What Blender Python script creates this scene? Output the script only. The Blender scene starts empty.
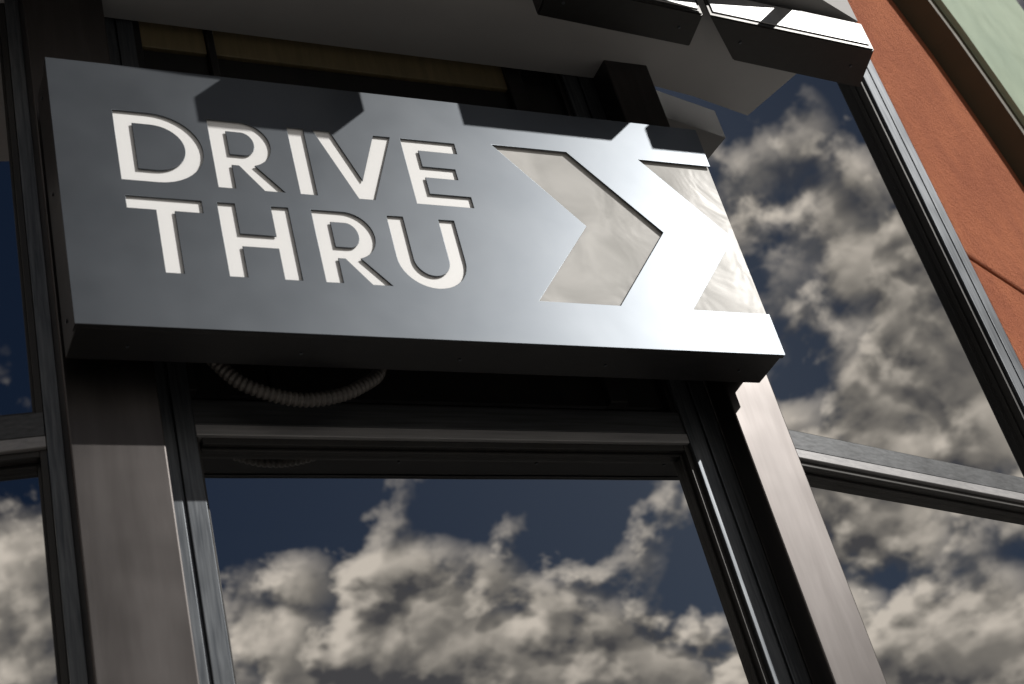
import bpy, bmesh, math, random
from mathutils import Vector, Matrix
random.seed(4)
scene=bpy.context.scene
# ------------------------------------------------------------------ node helpers
def nodes_of(name):
    m=bpy.data.materials.new(name); m.use_nodes=True
    nt=m.node_tree; b=nt.nodes['Principled BSDF']
    return m,nt,b
def N(nt,t,**kw):
    n=nt.nodes.new(t)
    for k,v in kw.items(): setattr(n,k,v)
    return n
def ramp(nt,src,stops):
    r=N(nt,'ShaderNodeValToRGB'); e=r.color_ramp.elements
    e[0].position,e[0].color=stops[0][0],(*stops[0][1],1)
    e[1].position,e[1].color=stops[-1][0],(*stops[-1][1],1)
    for p,c in stops[1:-1]:
        x=e.new(p); x.color=(*c,1)
    nt.links.new(src,r.inputs[0]); return r.outputs[0]
def objco(nt,scale=(1,1,1)):
    tc=N(nt,'ShaderNodeTexCoord'); mp=N(nt,'ShaderNodeMapping'); mp.inputs['Scale'].default_value=scale
    nt.links.new(tc.outputs['Object'],mp.inputs[0]); return mp.outputs[0]
def noise(nt,vec,scale,detail=4,rough=.55,dist=0,dims='3D'):
    n=N(nt,'ShaderNodeTexNoise'); n.noise_dimensions=dims; n.inputs['Scale'].default_value=scale; n.inputs['Detail'].default_value=detail
    n.inputs['Roughness'].default_value=rough; n.inputs['Distortion'].default_value=dist
    nt.links.new(vec,n.inputs['Vector']); return n.outputs[0]
def bump(nt,b,h,strength,dist=.01):
    k=N(nt,'ShaderNodeBump'); k.inputs['Strength'].default_value=strength; k.inputs['Distance'].default_value=dist
    nt.links.new(h,k.inputs['Height']); nt.links.new(k.outputs[0],b.inputs['Normal'])
def rng(nt,src,a,b_,lo=.3,hi=.7):
    r=N(nt,'ShaderNodeMapRange'); r.inputs[1].default_value=lo; r.inputs[2].default_value=hi
    r.inputs[3].default_value=a; r.inputs[4].default_value=b_; nt.links.new(src,r.inputs[0]); return r.outputs[0]
def metal(name,c1,c2,metallic,r1,r2,scale=(6,6,.6),bs=.05,ns=8):
    m,nt,b=nodes_of(name); v=objco(nt,scale); n=noise(nt,v,ns,4,.6,.3)
    nt.links.new(ramp(nt,n,[(.3,c1),(.7,c2)]),b.inputs['Base Color'])
    b.inputs['Metallic'].default_value=metallic
    n2=noise(nt,objco(nt,(1,1,1)),5,2,.6)
    nt.links.new(rng(nt,n2,r1,r2),b.inputs['Roughness'])
    if bs: bump(nt,b,n,bs,.002)
    return m
M_face=metal('brushed_face',(.075,.084,.096),(.087,.096,.108),1.0,.36,.40,(1,1,1),.0,3)
M_body=metal('sign_body_paint',(.006,.006,.007),(.010,.010,.011),.1,.4,.5)
M_pil=metal('bronze_grey_cladding',(.066,.061,.060),(.092,.086,.085),1.0,.35,.43,(3,3,.35),.03,6)
M_alu=metal('weathered_aluminium',(.05,.057,.067),(.125,.135,.147),.8,.36,.46,(22,22,1.0),.08,6)
M_aluh=metal('weathered_aluminium_rail',(.05,.053,.057),(.09,.094,.10),.75,.38,.5,(.8,22,22),.08,6)
M_alulit=metal('lit_aluminium_rail',(.20,.20,.21),(.28,.28,.285),.5,.4,.5,(.8,22,22),.08,6)  # rail aluminium in a lighter colour, painting in the lit lower strip
M_dark=metal('dark_bronze_frame',(.006,.006,.007),(.012,.011,.01),.1,.35,.5)
M_black=metal('black_housing',(.006,.006,.006),(.011,.011,.011),.1,.35,.45)
M_canopy=metal('painted_soffit',(.27,.27,.275),(.31,.31,.315),.0,.5,.6,(1,1,1),.02,2)
M_litfront=metal('lit_housing_front',(.24,.25,.27),(.33,.33,.33),.3,.3,.4)  # pale fixture front: the sunlit side of the housing put into its colour
M_tan=metal('tan_spandrel',(.15,.12,.062),(.21,.165,.088),.0,.35,.5)
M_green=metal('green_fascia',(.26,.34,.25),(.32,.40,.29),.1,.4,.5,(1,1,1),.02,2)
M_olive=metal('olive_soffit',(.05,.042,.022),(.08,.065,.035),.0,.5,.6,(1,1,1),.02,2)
M_conduit=metal('conduit_plastic',(.04,.037,.035),(.07,.063,.058),.2,.4,.55)
M_groove=metal('groove_sealant',(.10,.03,.015),(.14,.045,.02),0,.8,.9)
def acrylic():
    m,nt,b=nodes_of('white_acrylic'); b.inputs['Base Color'].default_value=(.86,.87,.88,1)
    b.inputs['Roughness'].default_value=.35; return m
M_white=acrylic()
def chev():
    m,nt,b=nodes_of('silver_acrylic'); v=objco(nt,(1,1,1)); n=noise(nt,v,6,3,.5,.5)
    nt.links.new(ramp(nt,n,[(.3,(.42,.42,.405)),(.7,(.70,.695,.68))]),b.inputs['Base Color'])  # mottled cloud reflections baked into the base colour
    b.inputs['Metallic'].default_value=0; b.inputs['Roughness'].default_value=.13; b.inputs['IOR'].default_value=1.7; bump(nt,b,n,.1,.02); return m
M_chev=chev()
def glass():
    m,nt,b=nodes_of('tinted_reflective_glass'); nt.nodes.remove(b)
    g=N(nt,'ShaderNodeBsdfGlossy'); g.inputs['Color'].default_value=(.50,.50,.50,1); g.inputs['Roughness'].default_value=.004
    d=N(nt,'ShaderNodeBsdfDiffuse'); d.inputs['Color'].default_value=(.004,.005,.006,1)
    mx=N(nt,'ShaderNodeMixShader'); mx.inputs[0].default_value=.9
    nt.links.new(d.outputs[0],mx.inputs[1]); nt.links.new(g.outputs[0],mx.inputs[2])
    nt.links.new(mx.outputs[0],nt.nodes['Material Output'].inputs[0])
    n=noise(nt,objco(nt,(1,1,1)),1.6,1,.4); k=N(nt,'ShaderNodeBump'); k.inputs['Strength'].default_value=.06; k.inputs['Distance'].default_value=.02
    nt.links.new(n,k.inputs['Height']); nt.links.new(k.outputs[0],g.inputs['Normal']); return m
M_glass=glass()
def stucco():
    m,nt,b=nodes_of('orange_stucco'); v=objco(nt)
    n=noise(nt,v,3.2,6,.7); n2=noise(nt,v,34,5,.85)
    nt.links.new(ramp(nt,n,[(.3,(.46,.125,.052)),(.7,(.66,.21,.088))]),b.inputs['Base Color'])
    b.inputs['Roughness'].default_value=.9; bump(nt,b,n2,.9,.05); return m
M_stucco=stucco()
def mineral(name,c1,c2,s):
    m,nt,b=nodes_of(name); v=objco(nt); n=noise(nt,v,s,5,.65)
    nt.links.new(ramp(nt,n,[(.3,c1),(.7,c2)]),b.inputs['Base Color']); b.inputs['Roughness'].default_value=.9
    bump(nt,b,noise(nt,v,s*20,3,.6),.4,.005); return m
M_ground=mineral('asphalt',(.045,.045,.047),(.065,.064,.062),3)
M_pave=mineral('concrete_pavement',(.30,.29,.27),(.40,.385,.36),2)
M_stone=mineral('stone_base',(.22,.2,.18),(.34,.31,.27),4)
M_paint=mineral('road_paint',(.7,.7,.68),(.8,.8,.78),6)
# ------------------------------------------------------------------ geometry helpers
def empty(name,parent=None):
    e=bpy.data.objects.new(name,None); scene.collection.objects.link(e); e.parent=parent; return e
def obj_from_bm(bm,name,mats,parent,smooth=False):
    bmesh.ops.recalc_face_normals(bm,faces=bm.faces)
    me=bpy.data.meshes.new(name); bm.to_mesh(me); bm.free()
    for mt in (mats if isinstance(mats,(list,tuple)) else [mats]): me.materials.append(mt)
    if smooth:
        for p in me.polygons: p.use_smooth=True
    o=bpy.data.objects.new(name,me); scene.collection.objects.link(o); o.parent=parent; return o
def frame(org,ang):
    a=math.radians(ang); return Matrix.Translation(Vector((org[0],org[1],0)))@Matrix.Rotation(a,4,'Z')
def boxes(name,lst,mat,parent,fr=None,bev=.003):
    bm=bmesh.new()
    for (x0,x1,y0,y1,z0,z1) in lst:
        r=bmesh.ops.create_cube(bm,size=1)
        for v in r['verts']:
            v.co=Vector(((x0+x1)/2+v.co.x*(x1-x0),(y0+y1)/2+v.co.y*(y1-y0),(z0+z1)/2+v.co.z*(z1-z0)))
    if bev: bmesh.ops.bevel(bm,geom=bm.edges[:],offset=bev,segments=2,affect='EDGES',profile=.5)
    if fr is not None: bmesh.ops.transform(bm,matrix=fr,verts=bm.verts)
    return obj_from_bm(bm,name,mat,parent)
def flat_curve(name,loops,extr,y,mat,parent,bev=0):
    """closed loops in the (x,z) plane, even-odd filled, centred on world y"""
    cu=bpy.data.curves.new(name,'CURVE'); cu.dimensions='2D'; cu.fill_mode='BOTH'; cu.extrude=extr; cu.bevel_depth=bev
    for lp in loops:
        s=cu.splines.new('POLY'); s.points.add(len(lp)-1); s.use_cyclic_u=True
        for i,(x,z) in enumerate(lp): s.points[i].co=(x,z,0,1)
    t=bpy.data.objects.new('tmp',cu); scene.collection.objects.link(t)
    dg=bpy.context.evaluated_depsgraph_get(); me=bpy.data.meshes.new_from_object(t.evaluated_get(dg))
    bpy.data.objects.remove(t)
    me.transform(Matrix.Translation((0,y,0))@Matrix.Rotation(math.radians(90),4,'X'))
    me.materials.clear(); me.materials.append(mat); me.name=name
    o=bpy.data.objects.new(name,me); scene.collection.objects.link(o); o.parent=parent; return o
def prism(bm,poly,n0,n1):
    a=[bm.verts.new((s,n0,z)) for s,z in poly]; b=[bm.verts.new((s,n1,z)) for s,z in poly]
    bm.faces.new(a); bm.faces.new(b[::-1]); k=len(poly)
    for i in range(k): bm.faces.new((a[i],a[(i+1)%k],b[(i+1)%k],b[i]))

# ------------------------------------------------------------------ drive thru sign
sign=empty('drive_thru_sign')
X0,X1,Z0,Z1=.715,2.497,3.775,4.555
def ell(cx,cz,rx,rz,a0,a1,n=20):
    return [(cx+rx*math.cos(math.radians(a0+(a1-a0)*i/n)),cz+rz*math.sin(math.radians(a0+(a1-a0)*i/n))) for i in range(n+1)]
w=.043
def L_D(x0,x1,a,b):
    cz=(a+b)/2; h=(b-a)/2; xs=x0+.085
    return [[(x0,a),(x0,b)]+ell(xs,cz,x1-xs,h,90,-90), [(x0+w,a+.038),(x0+w,b-.038)]+ell(xs,cz,x1-xs-w,h-.038,90,-90)]
def L_R(x0,x1,a,b):
    zb=a+.074; cz=(zb+b)/2; h=(b-zb)/2; xs=x0+.078; rx=.070
    out=[(x0,a),(x0,b)]+ell(xs,cz,rx,h,90,-72)+[(x1+.004,a),(x1-.047,a),(x0+.060,zb),(x0+w,zb),(x0+w,a)]
    inn=[(x0+w,zb+.035),(x0+w,b-.035)]+ell(xs,cz,rx-.041,h-.035,90,-90)
    return [out,inn]
def L_I(x0,x1,a,b): return [[(x0,a),(x0,b),(x1,b),(x1,a)]]
def L_V(x0,x1,a,b):
    c=(x0+x1)/2
    return [[(x0,b),(x0+.046,b),(c,a+.062),(x1-.046,b),(x1,b),(c+.021,a),(c-.021,a)]]
def L_E(x0,x1,a,b):
    c=(a+b)/2; t=.037
    return [[(x0,a),(x0,b),(x1-.004,b),(x1-.004,b-t),(x0+w,b-t),(x0+w,c+t/2),(x1-.022,c+t/2),(x1-.022,c-t/2),(x0+w,c-t/2),(x0+w,a+t),(x1,a+t),(x1,a)]]
def L_T(x0,x1,a,b):
    c=(x0+x1)/2; t=.038
    return [[(x0,b),(x1,b),(x1,b-t),(c+w/2,b-t),(c+w/2,a),(c-w/2,a),(c-w/2,b-t),(x0,b-t)]]
def L_H(x0,x1,a,b):
    c=(a+b)/2; t=.019
    return [[(x0,a),(x0,b),(x0+w,b),(x0+w,c+t),(x1-w,c+t),(x1-w,b),(x1,b),(x1,a),(x1-w,a),(x1-w,c-t),(x0+w,c-t),(x0+w,a)]]
def L_U(x0,x1,a,b):
    r=(x1-x0)/2; c=(x0+x1)/2; cz=a+r
    return [[(x0,b),(x0+w,b)]+ell(c,cz,r-w,r-w+.004,180,360)+[(x1-w,b),(x1,b)]+ell(c,cz,r,r,0,-180)]
a,b=4.190,4.407; c_,d_=3.925,4.144
letters=L_D(.855,1.058,a,b)+L_R(1.079,1.238,a,b)+L_I(1.278,1.321,a,b)+L_V(1.343,1.549,a,b)+L_E(1.575,1.729,a,b)
letters+=L_T(.858,1.033,c_,d_)+L_H(1.068,1.239,c_,d_)+L_R(1.294,1.455,c_,d_)+L_U(1.485,1.663,c_,d_)
ch1=[(1.83,4.418),(2.05,4.418),(2.264,4.16),(2.058,3.905),(1.83,3.905),(2.035,4.16)]
outline=[(X0,Z0),(X0,Z1),(X1,Z1),(X1,4.418),(2.266,4.418),(2.478,4.16),(2.266,3.905),(X1,3.905),(X1,Z0)]
flat_curve('face_panel',[outline,ch1]+letters,.0012,.002,M_face,sign,bev=.0007)
boxes('letter_backing',[(.80,1.76,.0062,.0125,3.86,4.47)],M_white,sign,bev=0)
boxes('chevron_inlay',[(1.78,X1-.001,.0085,.0125,3.85,4.47)],M_chev,sign,bev=.0005)
boxes('cabinet',[(X0+.004,X1-.004,.0155,.128,Z0+.002,Z1-.002)],M_body,sign,bev=.003)
boxes('face_return',[(X0,X0+.003,.0042,.030,Z0,Z1),(X0+.003,X1,.0042,.015,Z1-.003,Z1),(X0+.003,X1,.0042,.015,Z0,Z0+.003)],M_body,sign,bev=0)
bm=bmesh.new()
for i in range(5):
    bmesh.ops.create_cone(bm,cap_ends=True,segments=12,radius1=.004,radius2=.0035,depth=.003,matrix=Matrix.Translation((.84+i*.39,.075,Z0+.0005)))
for z in (3.84,4.2,4.5):
    bmesh.ops.create_cone(bm,cap_ends=True,segments=12,radius1=.005,radius2=.004,depth=.004,matrix=Matrix.Translation((X0+.003,.08,z))@Matrix.Rotation(math.radians(90),4,'Y'))
obj_from_bm(bm,'screws',M_alu,sign)
boxes('mounting_brackets',[(.78,.86,.128,.17,3.82,3.88),(.78,.86,.128,.17,4.42,4.48),(2.43,2.49,.128,.17,3.82,3.88),(2.43,2.49,.128,.17,4.42,4.48)],M_black,sign,bev=.002)

# ------------------------------------------------------------------ flexible conduit
def ribbed(name,pts,r,mat):
    P=[Vector(p) for p in pts]; fine=[]
    for i in range(len(P)-1):
        p0=P[max(i-1,0)];p1=P[i];p2=P[i+1];p3=P[min(i+2,len(P)-1)]
        for k in range(40):
            t=k/40; fine.append(.5*((2*p1)+(-p0+p2)*t+(2*p0-5*p1+4*p2-p3)*t*t+(-p0+3*p1-3*p2+p3)*t**3))
    fine.append(P[-1]); L=[0]
    for i in range(1,len(fine)): L.append(L[-1]+(fine[i]-fine[i-1]).length)
    step=.0022; n=int(L[-1]/step); bm=bmesh.new(); prev=None; j=0
    for k in range(n+1):
        d=k*step
        while j<len(L)-2 and L[j+1]<d: j+=1
        t=(d-L[j])/max(1e-6,L[j+1]-L[j]); c=fine[j].lerp(fine[j+1],min(1,t)); tan=(fine[j+1]-fine[j]).normalized()
        s=tan.cross(Vector((0,1,0))).normalized(); u=s.cross(tan)
        rr=r*(1-.26*(.5+.5*math.cos(2*math.pi*d/.0135))**1.5)
        ring=[bm.verts.new(c+(s*math.cos(q)+u*math.sin(q))*rr) for q in [2*math.pi*m/14 for m in range(14)]]
        if prev:
            for m in range(14): bm.faces.new((prev[m],prev[(m+1)%14],ring[(m+1)%14],ring[m]))
        prev=ring
    return obj_from_bm(bm,name,mat,None,True)
ribbed('flexible_conduit',[(1.04,.20,3.90),(1.065,.185,3.83),(1.11,.175,3.765),(1.18,.17,3.728),(1.26,.17,3.715),(1.35,.17,3.733),(1.42,.175,3.772),(1.46,.185,3.81),(1.48,.2,3.88)],.0175,M_conduit)

# ------------------------------------------------------------------ building
bld=empty('commercial_building')
TOP=6.9
def bay(tag,fr,L,lw,rw,hz0,hz1,glassn):
    sills=.9
    strips=[]
    for (s0,s1) in ((0,lw),(L-rw,L)):
        if s1-s0>.06:
            m=(s0+s1)/2
            strips+=[(s0,m-.004,0,.10,sills,TOP-.5),(m+.004,s1,0,.10,sills,TOP-.5),(m-.0045,m+.0045,.008,.09,sills,TOP-.5)]
        elif s1>s0: strips+=[(s0,s1,0,.10,sills,TOP-.5)]
    boxes(tag+'_face_cap',strips,M_alu,bld,fr,.002)
    boxes(tag+'_rail_cap',[(lw+.001,L-rw-.001,.006,.10,hz0+.031,hz1),
             (lw+.001,L-rw-.001,.002,.10,sills,sills+.09)],M_aluh,bld,fr,.002)
    boxes(tag+'_rail_lip',[(lw+.001,L-rw-.001,.002,.10,hz0,hz0+.028)],M_alulit,bld,fr,.002)
    g=.016
    inner=[]
    for (z0,z1) in ((sills+.09,hz0),(hz1,TOP-.5)):
        inner+=[(L-rw-g,L-rw-.0005,.012,glassn+.01,z0,z1),(lw+.0005,lw+g*.5,.012,glassn+.01,z0,z1),
                (lw+g,L-rw-g,.014,glassn+.01,z1-g,z1-.0005),(lw+g,L-rw-g,.014,glassn+.01,z0+.0005,z0+g*.5)]
        inner+=[(L-rw-g-.008,L-rw-g,glassn-.015,glassn+.01,z0+g,z1-g),(lw+g,L-rw-g-.008,glassn-.015,glassn+.01,z1-g-.008,z1-g)]
    boxes(tag+'_gasket_frame',inner,M_dark,bld,fr,.0015)
    boxes(tag+'_glass_lower',[(lw,L-rw,glassn,glassn+.008,sills+.05,hz0+.02)],M_glass,bld,fr,0)
    boxes(tag+'_glass_upper',[(lw,L-rw,glassn,glassn+.008,hz1-.02,TOP-.5)],M_glass,bld,fr,0)
    boxes(tag+'_spandrel',[(0,L,.01,.2,TOP-.5,TOP)],M_stucco,bld,fr,.004)
    boxes(tag+'_stone_base',[(0,L,-.02,.2,0,sills)],M_stone,bld,fr,.006)
    boxes(tag+'_backing',[(0,L,.15,.2,sills,TOP-.5)],M_black,bld,fr,0)
fA=frame((.9226,.25),0); bay('centre_bay',fA,1.4924,.097,.104,3.672,3.769,.045)
fB=frame((2.5645,.22),13); bay('right_bay',fB,1.37,.012,.105,3.62,3.712,.055)
LC=1.37; ang=math.radians(-13); oC=(.7196-LC*math.cos(ang),.22-LC*math.sin(ang))
fC=frame(oC,-13); bay('left_bay',fC,LC,.11,.035,3.62,3.712,.055)
boxes('transom_panel',[(.12,.298,.022,.040,4.925,5.6),(.322,1.20,.022,.040,4.925,5.6)],M_tan,bld,fA,.002)  # flat tan panels in place of what shows in the transom glass
boxes('transom_mullion',[(.300,.320,.010,.043,3.80,5.6),(.098,.118,.010,.043,3.80,5.6),(1.20,1.25,.010,.043,3.80,5.6)],M_dark,bld,fA,.002)
boxes('transom_shade_sheet',[(.121,.297,.031,.044,3.80,4.92),(.323,1.199,.031,.044,3.80,4.92),(1.251,1.38,.031,.044,3.80,5.6)],M_dark,bld,fA,.001)  # dark sheets over the glass, standing in for the shade of the recess
boxes('column_cladding_a',[(.7196,.9226,.17,.249,0,TOP+.05)],M_pil,bld,None,.004)
boxes('column_cladding_b',[(2.415,2.5645,.17,.249,0,TOP+.05)],M_pil,bld,None,.004)
boxes('column_core',[(.735,.91,.2495,.45,0,TOP),(2.43,2.55,.2495,.45,0,TOP)],M_black,bld,None,0)
# orange stucco wing with swooping edge
Q=(2.5645+1.37*math.cos(math.radians(13)),.22+1.37*math.sin(math.radians(13))); fW=frame(Q,24)
arc=[(0.0,6.74),(.25,6.66),(.47,6.50),(.664,6.317),(.83,6.11),(.96,5.89),(1.07,5.68),(1.156,5.49),(1.24,5.25),(1.30,4.95),(1.34,4.665)]
arc2=[(1.345,4.64),(1.37,4.2),(1.38,3.5),(1.38,0)]
bm=bmesh.new(); prism(bm,[(0.002,4.662)]+[(0.002,6.74)]+arc[1:-1]+[(1.34,4.662)],0,.3)
prism(bm,[(0.002,0),(0.002,4.640)]+arc2,0,.3)
bmesh.ops.transform(bm,matrix=fW,verts=bm.verts); ow=obj_from_bm(bm,'stucco_wall',M_stucco,bld)
bv=ow.modifiers.new('b','BEVEL'); bv.width=.012; bv.segments=3; bv.limit_method='ANGLE'
boxes('stucco_joint',[(.006,1.33,.014,.28,4.630,4.670)],M_groove,bld,fW,0)
full=arc[:-1]+[(1.34,4.66),(1.365,4.2),(1.38,3.6)]
bm=bmesh.new(); prev=None
for i,(s,z) in enumerate(full):
    p=Vector((s,z)); q0=Vector(full[max(i-1,0)]); q1=Vector(full[min(i+1,len(full)-1)])
    t=(q1-q0).normalized(); n=Vector((-t.y,t.x))
    if n.x+n.y<0: n=-n
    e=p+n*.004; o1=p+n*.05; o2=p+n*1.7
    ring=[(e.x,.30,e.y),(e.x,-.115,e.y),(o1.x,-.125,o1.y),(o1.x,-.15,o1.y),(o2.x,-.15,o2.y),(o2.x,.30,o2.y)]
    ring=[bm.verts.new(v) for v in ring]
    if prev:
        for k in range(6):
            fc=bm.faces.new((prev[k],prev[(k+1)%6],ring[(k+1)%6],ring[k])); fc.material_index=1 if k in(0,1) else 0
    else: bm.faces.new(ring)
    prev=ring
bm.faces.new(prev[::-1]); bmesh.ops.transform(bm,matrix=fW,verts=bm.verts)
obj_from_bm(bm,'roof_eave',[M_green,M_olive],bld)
# curved canopy following the bays
def bpt(s): return Vector((2.5645+s*math.cos(math.radians(13)),.22+s*math.sin(math.radians(13))))
def cpt(s): return Vector((.7196-s*math.cos(math.radians(13)),.22+s*math.sin(math.radians(13))))
cx=1.642; R=4.1; CY=-.40
inner=[cpt(1.37),cpt(.9),cpt(.45),Vector((.74,.245)),Vector((.95,.245)),Vector((1.64,.247)),Vector((2.40,.247)),Vector((2.56,.238)),bpt(.22),bpt(.462)]
outer=[]
for i in range(24):
    x=-.62+i*(3.17+.62)/23; outer.append(Vector((x,CY+((x-cx)**2)/(2*R))))
poly=inner+outer[::-1]
bm=bmesh.new()
va=[bm.verts.new((p.x,p.y,4.99)) for p in poly]; vb=[bm.verts.new((p.x,p.y,5.11)) for p in poly]
bm.faces.new(va[::-1]); bm.faces.new(vb)
for i in range(len(poly)):
    j=(i+1)%len(poly); bm.faces.new((va[i],va[j],vb[j],vb[i]))
obj_from_bm(bm,'canopy',M_canopy,bld)
bm=bmesh.new(); pp=[cpt(1.37),cpt(0),Vector((2.5645,.22)),bpt(1.37)]
pl_=[(p.x,p.y+.0) for p in pp]+[(5.2,5),(-1.5,5)]
va=[bm.verts.new((x,y+.02,TOP)) for x,y in pl_]; vb=[bm.verts.new((x,y+.02,TOP+.1)) for x,y in pl_]
bm.faces.new(va[::-1]); bm.faces.new(vb)
for i in range(6): bm.faces.new((va[i],va[(i+1)%6],vb[(i+1)%6],vb[i]))
obj_from_bm(bm,'roof_slab',M_canopy,bld)
boxes('side_wall',[(-.65,-.60,.62,5,0,TOP-.02),(-3.5,-.65,.62,.9,0,5.5),(5.1,5.3,1.2,5,0,5.0)],M_stucco,bld,None,.004)

# ------------------------------------------------------------------ light fixtures under canopy
def fixture(corn,z0,z1,arm=0):
    e=empty('light_fixture'); bm=bmesh.new()
    a=[bm.verts.new((x,y,z0)) for x,y in corn]; b=[bm.verts.new((x,y,z1)) for x,y in corn]
    bm.faces.new(a[::-1]); bm.faces.new(b)
    for i in range(4): bm.faces.new((a[i],a[(i+1)%4],b[(i+1)%4],b[i]))
    bmesh.ops.bevel(bm,geom=bm.edges[:],offset=.004,segments=2,affect='EDGES')
    obj_from_bm(bm,'housing',M_black,e)
    p0=Vector((*corn[0],0));p1=Vector((*corn[1],0)); d=(p1-p0); L=d.length; d.normalize()
    m=Matrix.Translation(p0)@Matrix.Rotation(math.atan2(d.y,d.x),4,'Z')
    boxes('lit_front_plate',[(.015,L-.015,-.004,.0,z0+.016,z1-.012)],M_litfront,e,m,.0015)
    cxm=sum(c[0] for c in corn)/4; cym=sum(c[1] for c in corn)/4
    boxes('bracket',[(cxm-.02,cxm+.02,cym-.02,cym+.02,z1,5.0+(.03 if arm else 0))],M_black,e,None,.001)
    if arm: boxes('arm',[(cxm-.018,cxm+.018,cym+.02,cym+.02+arm,5.002,5.026)],M_black,e,None,.001)
    bm=bmesh.new()
    for k in (.12,.88):
        q=Vector((*corn[0],0)).lerp(Vector((*corn[1],0)),k).lerp(Vector((*corn[3],0)).lerp(Vector((*corn[2],0)),k),.5)
        bmesh.ops.create_cone(bm,cap_ends=True,segments=12,radius1=.004,radius2=.005,depth=.004,matrix=Matrix.Translation((q.x,q.y,z0-.001)))
    obj_from_bm(bm,'screws',M_alu,e)
    return e
fixture([(2.55,-.175),(3.155,-.137),(3.199,.018),(2.715,-.022)],4.84,4.955)
fixture([(2.03,-.21),(2.53,-.175),(2.548,-.052),(2.040,-.088)],4.84,4.955)
for (x0,x1) in ((1.60,1.94),(2.22,2.66)):
    ym=CY+((x0+x1)/2-cx)**2/(2*R)
    fixture([(x0,ym-.06),(x1,ym-.06),(x1,ym+.03),(x0,ym+.03)],4.90,4.985)
fixture([(2.80,-.40),(3.06,-.40),(3.06,-.315),(2.80,-.315)],4.905,4.985,.20)  # out of view, added on its arm to cast shade on the sign's top corner

# ------------------------------------------------------------------ ground
def sheet(name,x0,x1,y0,y1,z,mat):
    bm=bmesh.new(); bm.faces.new([bm.verts.new(c) for c in ((x0,y0,z),(x1,y0,z),(x1,y1,z),(x0,y1,z))]); return obj_from_bm(bm,name,mat,None)
sheet('ground',-600,600,-600,600,-.13,M_ground)
boxes('pavement',[(-12,14,-3.4,6,-.125,0)],M_pave,None,None,.01)
boxes('kerb',[(-12,14,-3.55,-3.402,-.125,.006)],M_stone,None,None,.012)
boxes('road_marking',[(-12,14,-7.2,-7.08,-.128,-.126)],M_paint,None,None,0)

# ------------------------------------------------------------------ sun & sky
sd=Vector((.62,-.52,.58)).normalized()
sl=bpy.data.lights.new('sun','SUN'); sl.energy=4.0; sl.angle=math.radians(.5); sl.color=(1,.96,.90)
so=bpy.data.objects.new('sun',sl); scene.collection.objects.link(so); so.rotation_euler=(-sd).to_track_quat('-Z','Y').to_euler()
wd=bpy.data.worlds.new('World'); scene.world=wd; wd.use_nodes=True; nt=wd.node_tree
bg=nt.nodes['Background']; bg.inputs[1].default_value=.05
sky=N(nt,'ShaderNodeTexSky',sky_type='NISHITA'); sky.sun_disc=False; sky.sun_elevation=math.asin(sd.z); sky.sun_rotation=math.atan2(sd.x,sd.y)
mu=N(nt,'ShaderNodeMixRGB',blend_type='MULTIPLY'); mu.inputs[0].default_value=1; mu.inputs[2].default_value=(.165,.215,.29,1)
nt.links.new(sky.outputs[0],mu.inputs[1]); nt.links.new(mu.outputs[0],bg.inputs[0])
tc=N(nt,'ShaderNodeTexCoord'); sep=N(nt,'ShaderNodeSeparateXYZ'); nt.links.new(tc.outputs['Generated'],sep.inputs[0])
def M(op,a,b=None,c=None):
    n=N(nt,'ShaderNodeMath',operation=op)
    for i,v in enumerate((a,b,c)):
        if v is None: continue
        if isinstance(v,(int,float)): n.inputs[i].default_value=v
        else: nt.links.new(v,n.inputs[i])
    return n.outputs[0]
z_=M('MAXIMUM',sep.outputs[2],.02); zz=M('ADD',z_,.5)
cu=N(nt,'ShaderNodeCombineXYZ'); nt.links.new(M('DIVIDE',sep.outputs[0],zz),cu.inputs[0]); nt.links.new(M('DIVIDE',sep.outputs[1],zz),cu.inputs[1])
def cn(off,scale,detail,rough,dist):
    mp=N(nt,'ShaderNodeMapping'); mp.inputs['Location'].default_value=off; nt.links.new(cu.outputs[0],mp.inputs[0])
    return noise(nt,mp.outputs[0],scale,detail,rough,dist,'2D'),mp.outputs[0]
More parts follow.
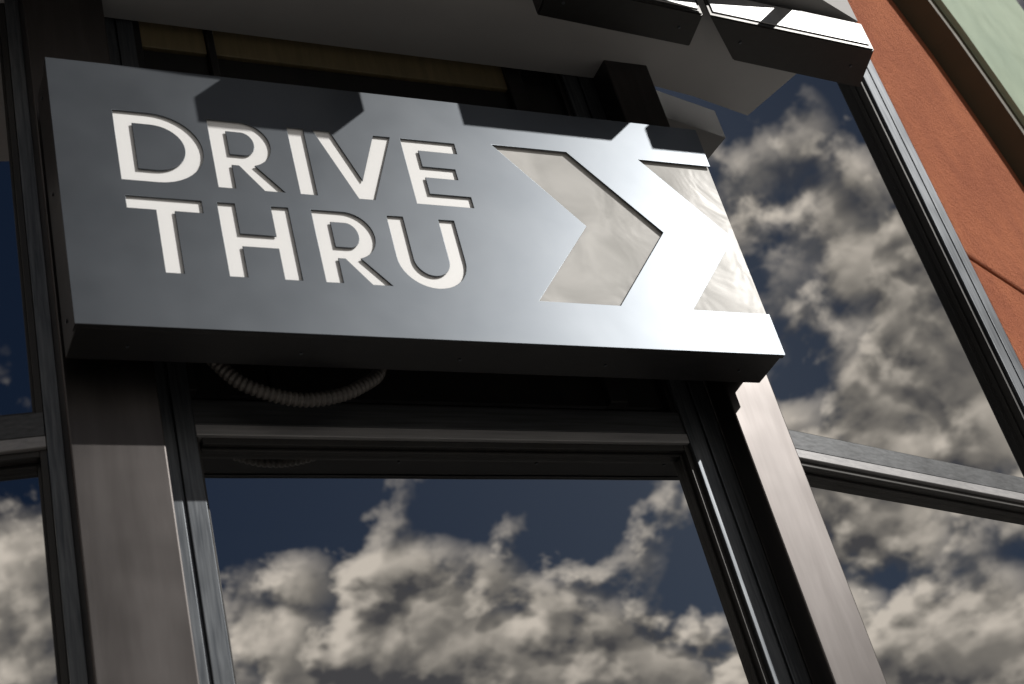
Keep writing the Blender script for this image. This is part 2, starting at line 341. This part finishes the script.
def puff(off,detail):
    n,v=cn(off,8.5,detail,.60,.0)
    wv=N(nt,'ShaderNodeVectorMath',operation='ADD'); sc=N(nt,'ShaderNodeVectorMath',operation='SCALE'); sc.inputs['Scale'].default_value=.16
    cb=N(nt,'ShaderNodeCombineXYZ'); nt.links.new(n,cb.inputs[0]); nt.links.new(n,cb.inputs[1]); nt.links.new(cb.outputs[0],sc.inputs[0])
    nt.links.new(v,wv.inputs[0]); nt.links.new(sc.outputs[0],wv.inputs[1])
    vo=N(nt,'ShaderNodeTexVoronoi'); vo.feature='F1'; vo.voronoi_dimensions='2D'; vo.inputs['Scale'].default_value=20
    nt.links.new(wv.outputs[0],vo.inputs['Vector'])
    d2=M('MULTIPLY',vo.outputs['Distance'],vo.outputs['Distance'])
    return M('ADD',M('MULTIPLY',n,.9),M('MULTIPLY',M('SUBTRACT',.45,d2),.19))
base=(3.1,1.7,0)
den=puff(base,7); den2=puff((base[0]-.011,base[1]+.011,0),4)
big,_=cn((7.3,2.1,0),2.6,2,.5,0)
mid,_=cn((1.3,5.1,0),4.5,2,.5,0)
cov=M('ADD',M('ADD',den,M('MULTIPLY',M('SUBTRACT',big,.475),1.1)),M('MULTIPLY',M('SUBTRACT',.49,z_),1.15))
cov=M('ADD',cov,M('MULTIPLY',M('SUBTRACT',mid,.51),.75))
mask=rng(nt,cov,0,1,.40,.58)
shade=M('ADD',M('MULTIPLY',M('SUBTRACT',den,den2),3.9),.50)
thick=rng(nt,cov,1.1,.58,.5,.95)
shade=M('MULTIPLY',shade,thick)
ccol=ramp(nt,shade,[(.05,(.12,.118,.125)),(.4,(.38,.35,.31)),(.9,(1.2,1.08,.93))])
bg2=N(nt,'ShaderNodeBackground'); bg2.inputs[1].default_value=1.0; nt.links.new(ccol,bg2.inputs[0])
mx=N(nt,'ShaderNodeMixShader'); nt.links.new(mask,mx.inputs[0]); nt.links.new(bg.outputs[0],mx.inputs[1]); nt.links.new(bg2.outputs[0],mx.inputs[2])
nt.links.new(mx.outputs[0],nt.nodes['World Output'].inputs[0])

# ------------------------------------------------------------------ camera
cd=bpy.data.cameras.new('camera'); cam=bpy.data.objects.new('camera',cd); scene.collection.objects.link(cam); scene.camera=cam
cd.sensor_width=36; cd.lens=59.3; cd.clip_end=3000; cd.clip_start=.05
R3=Matrix(((.8983,-.0405,-.4375),(-.3727,-.5976,-.71),(-.2326,.8008,-.5519)))
cam.matrix_world=Matrix.Translation((0,-2.8,1.6))@R3.to_4x4()
cd.dof.use_dof=True; cd.dof.focus_distance=4.75; cd.dof.aperture_fstop=5.0
scene.view_settings.view_transform='Standard'; scene.view_settings.look='None'; scene.view_settings.exposure=0
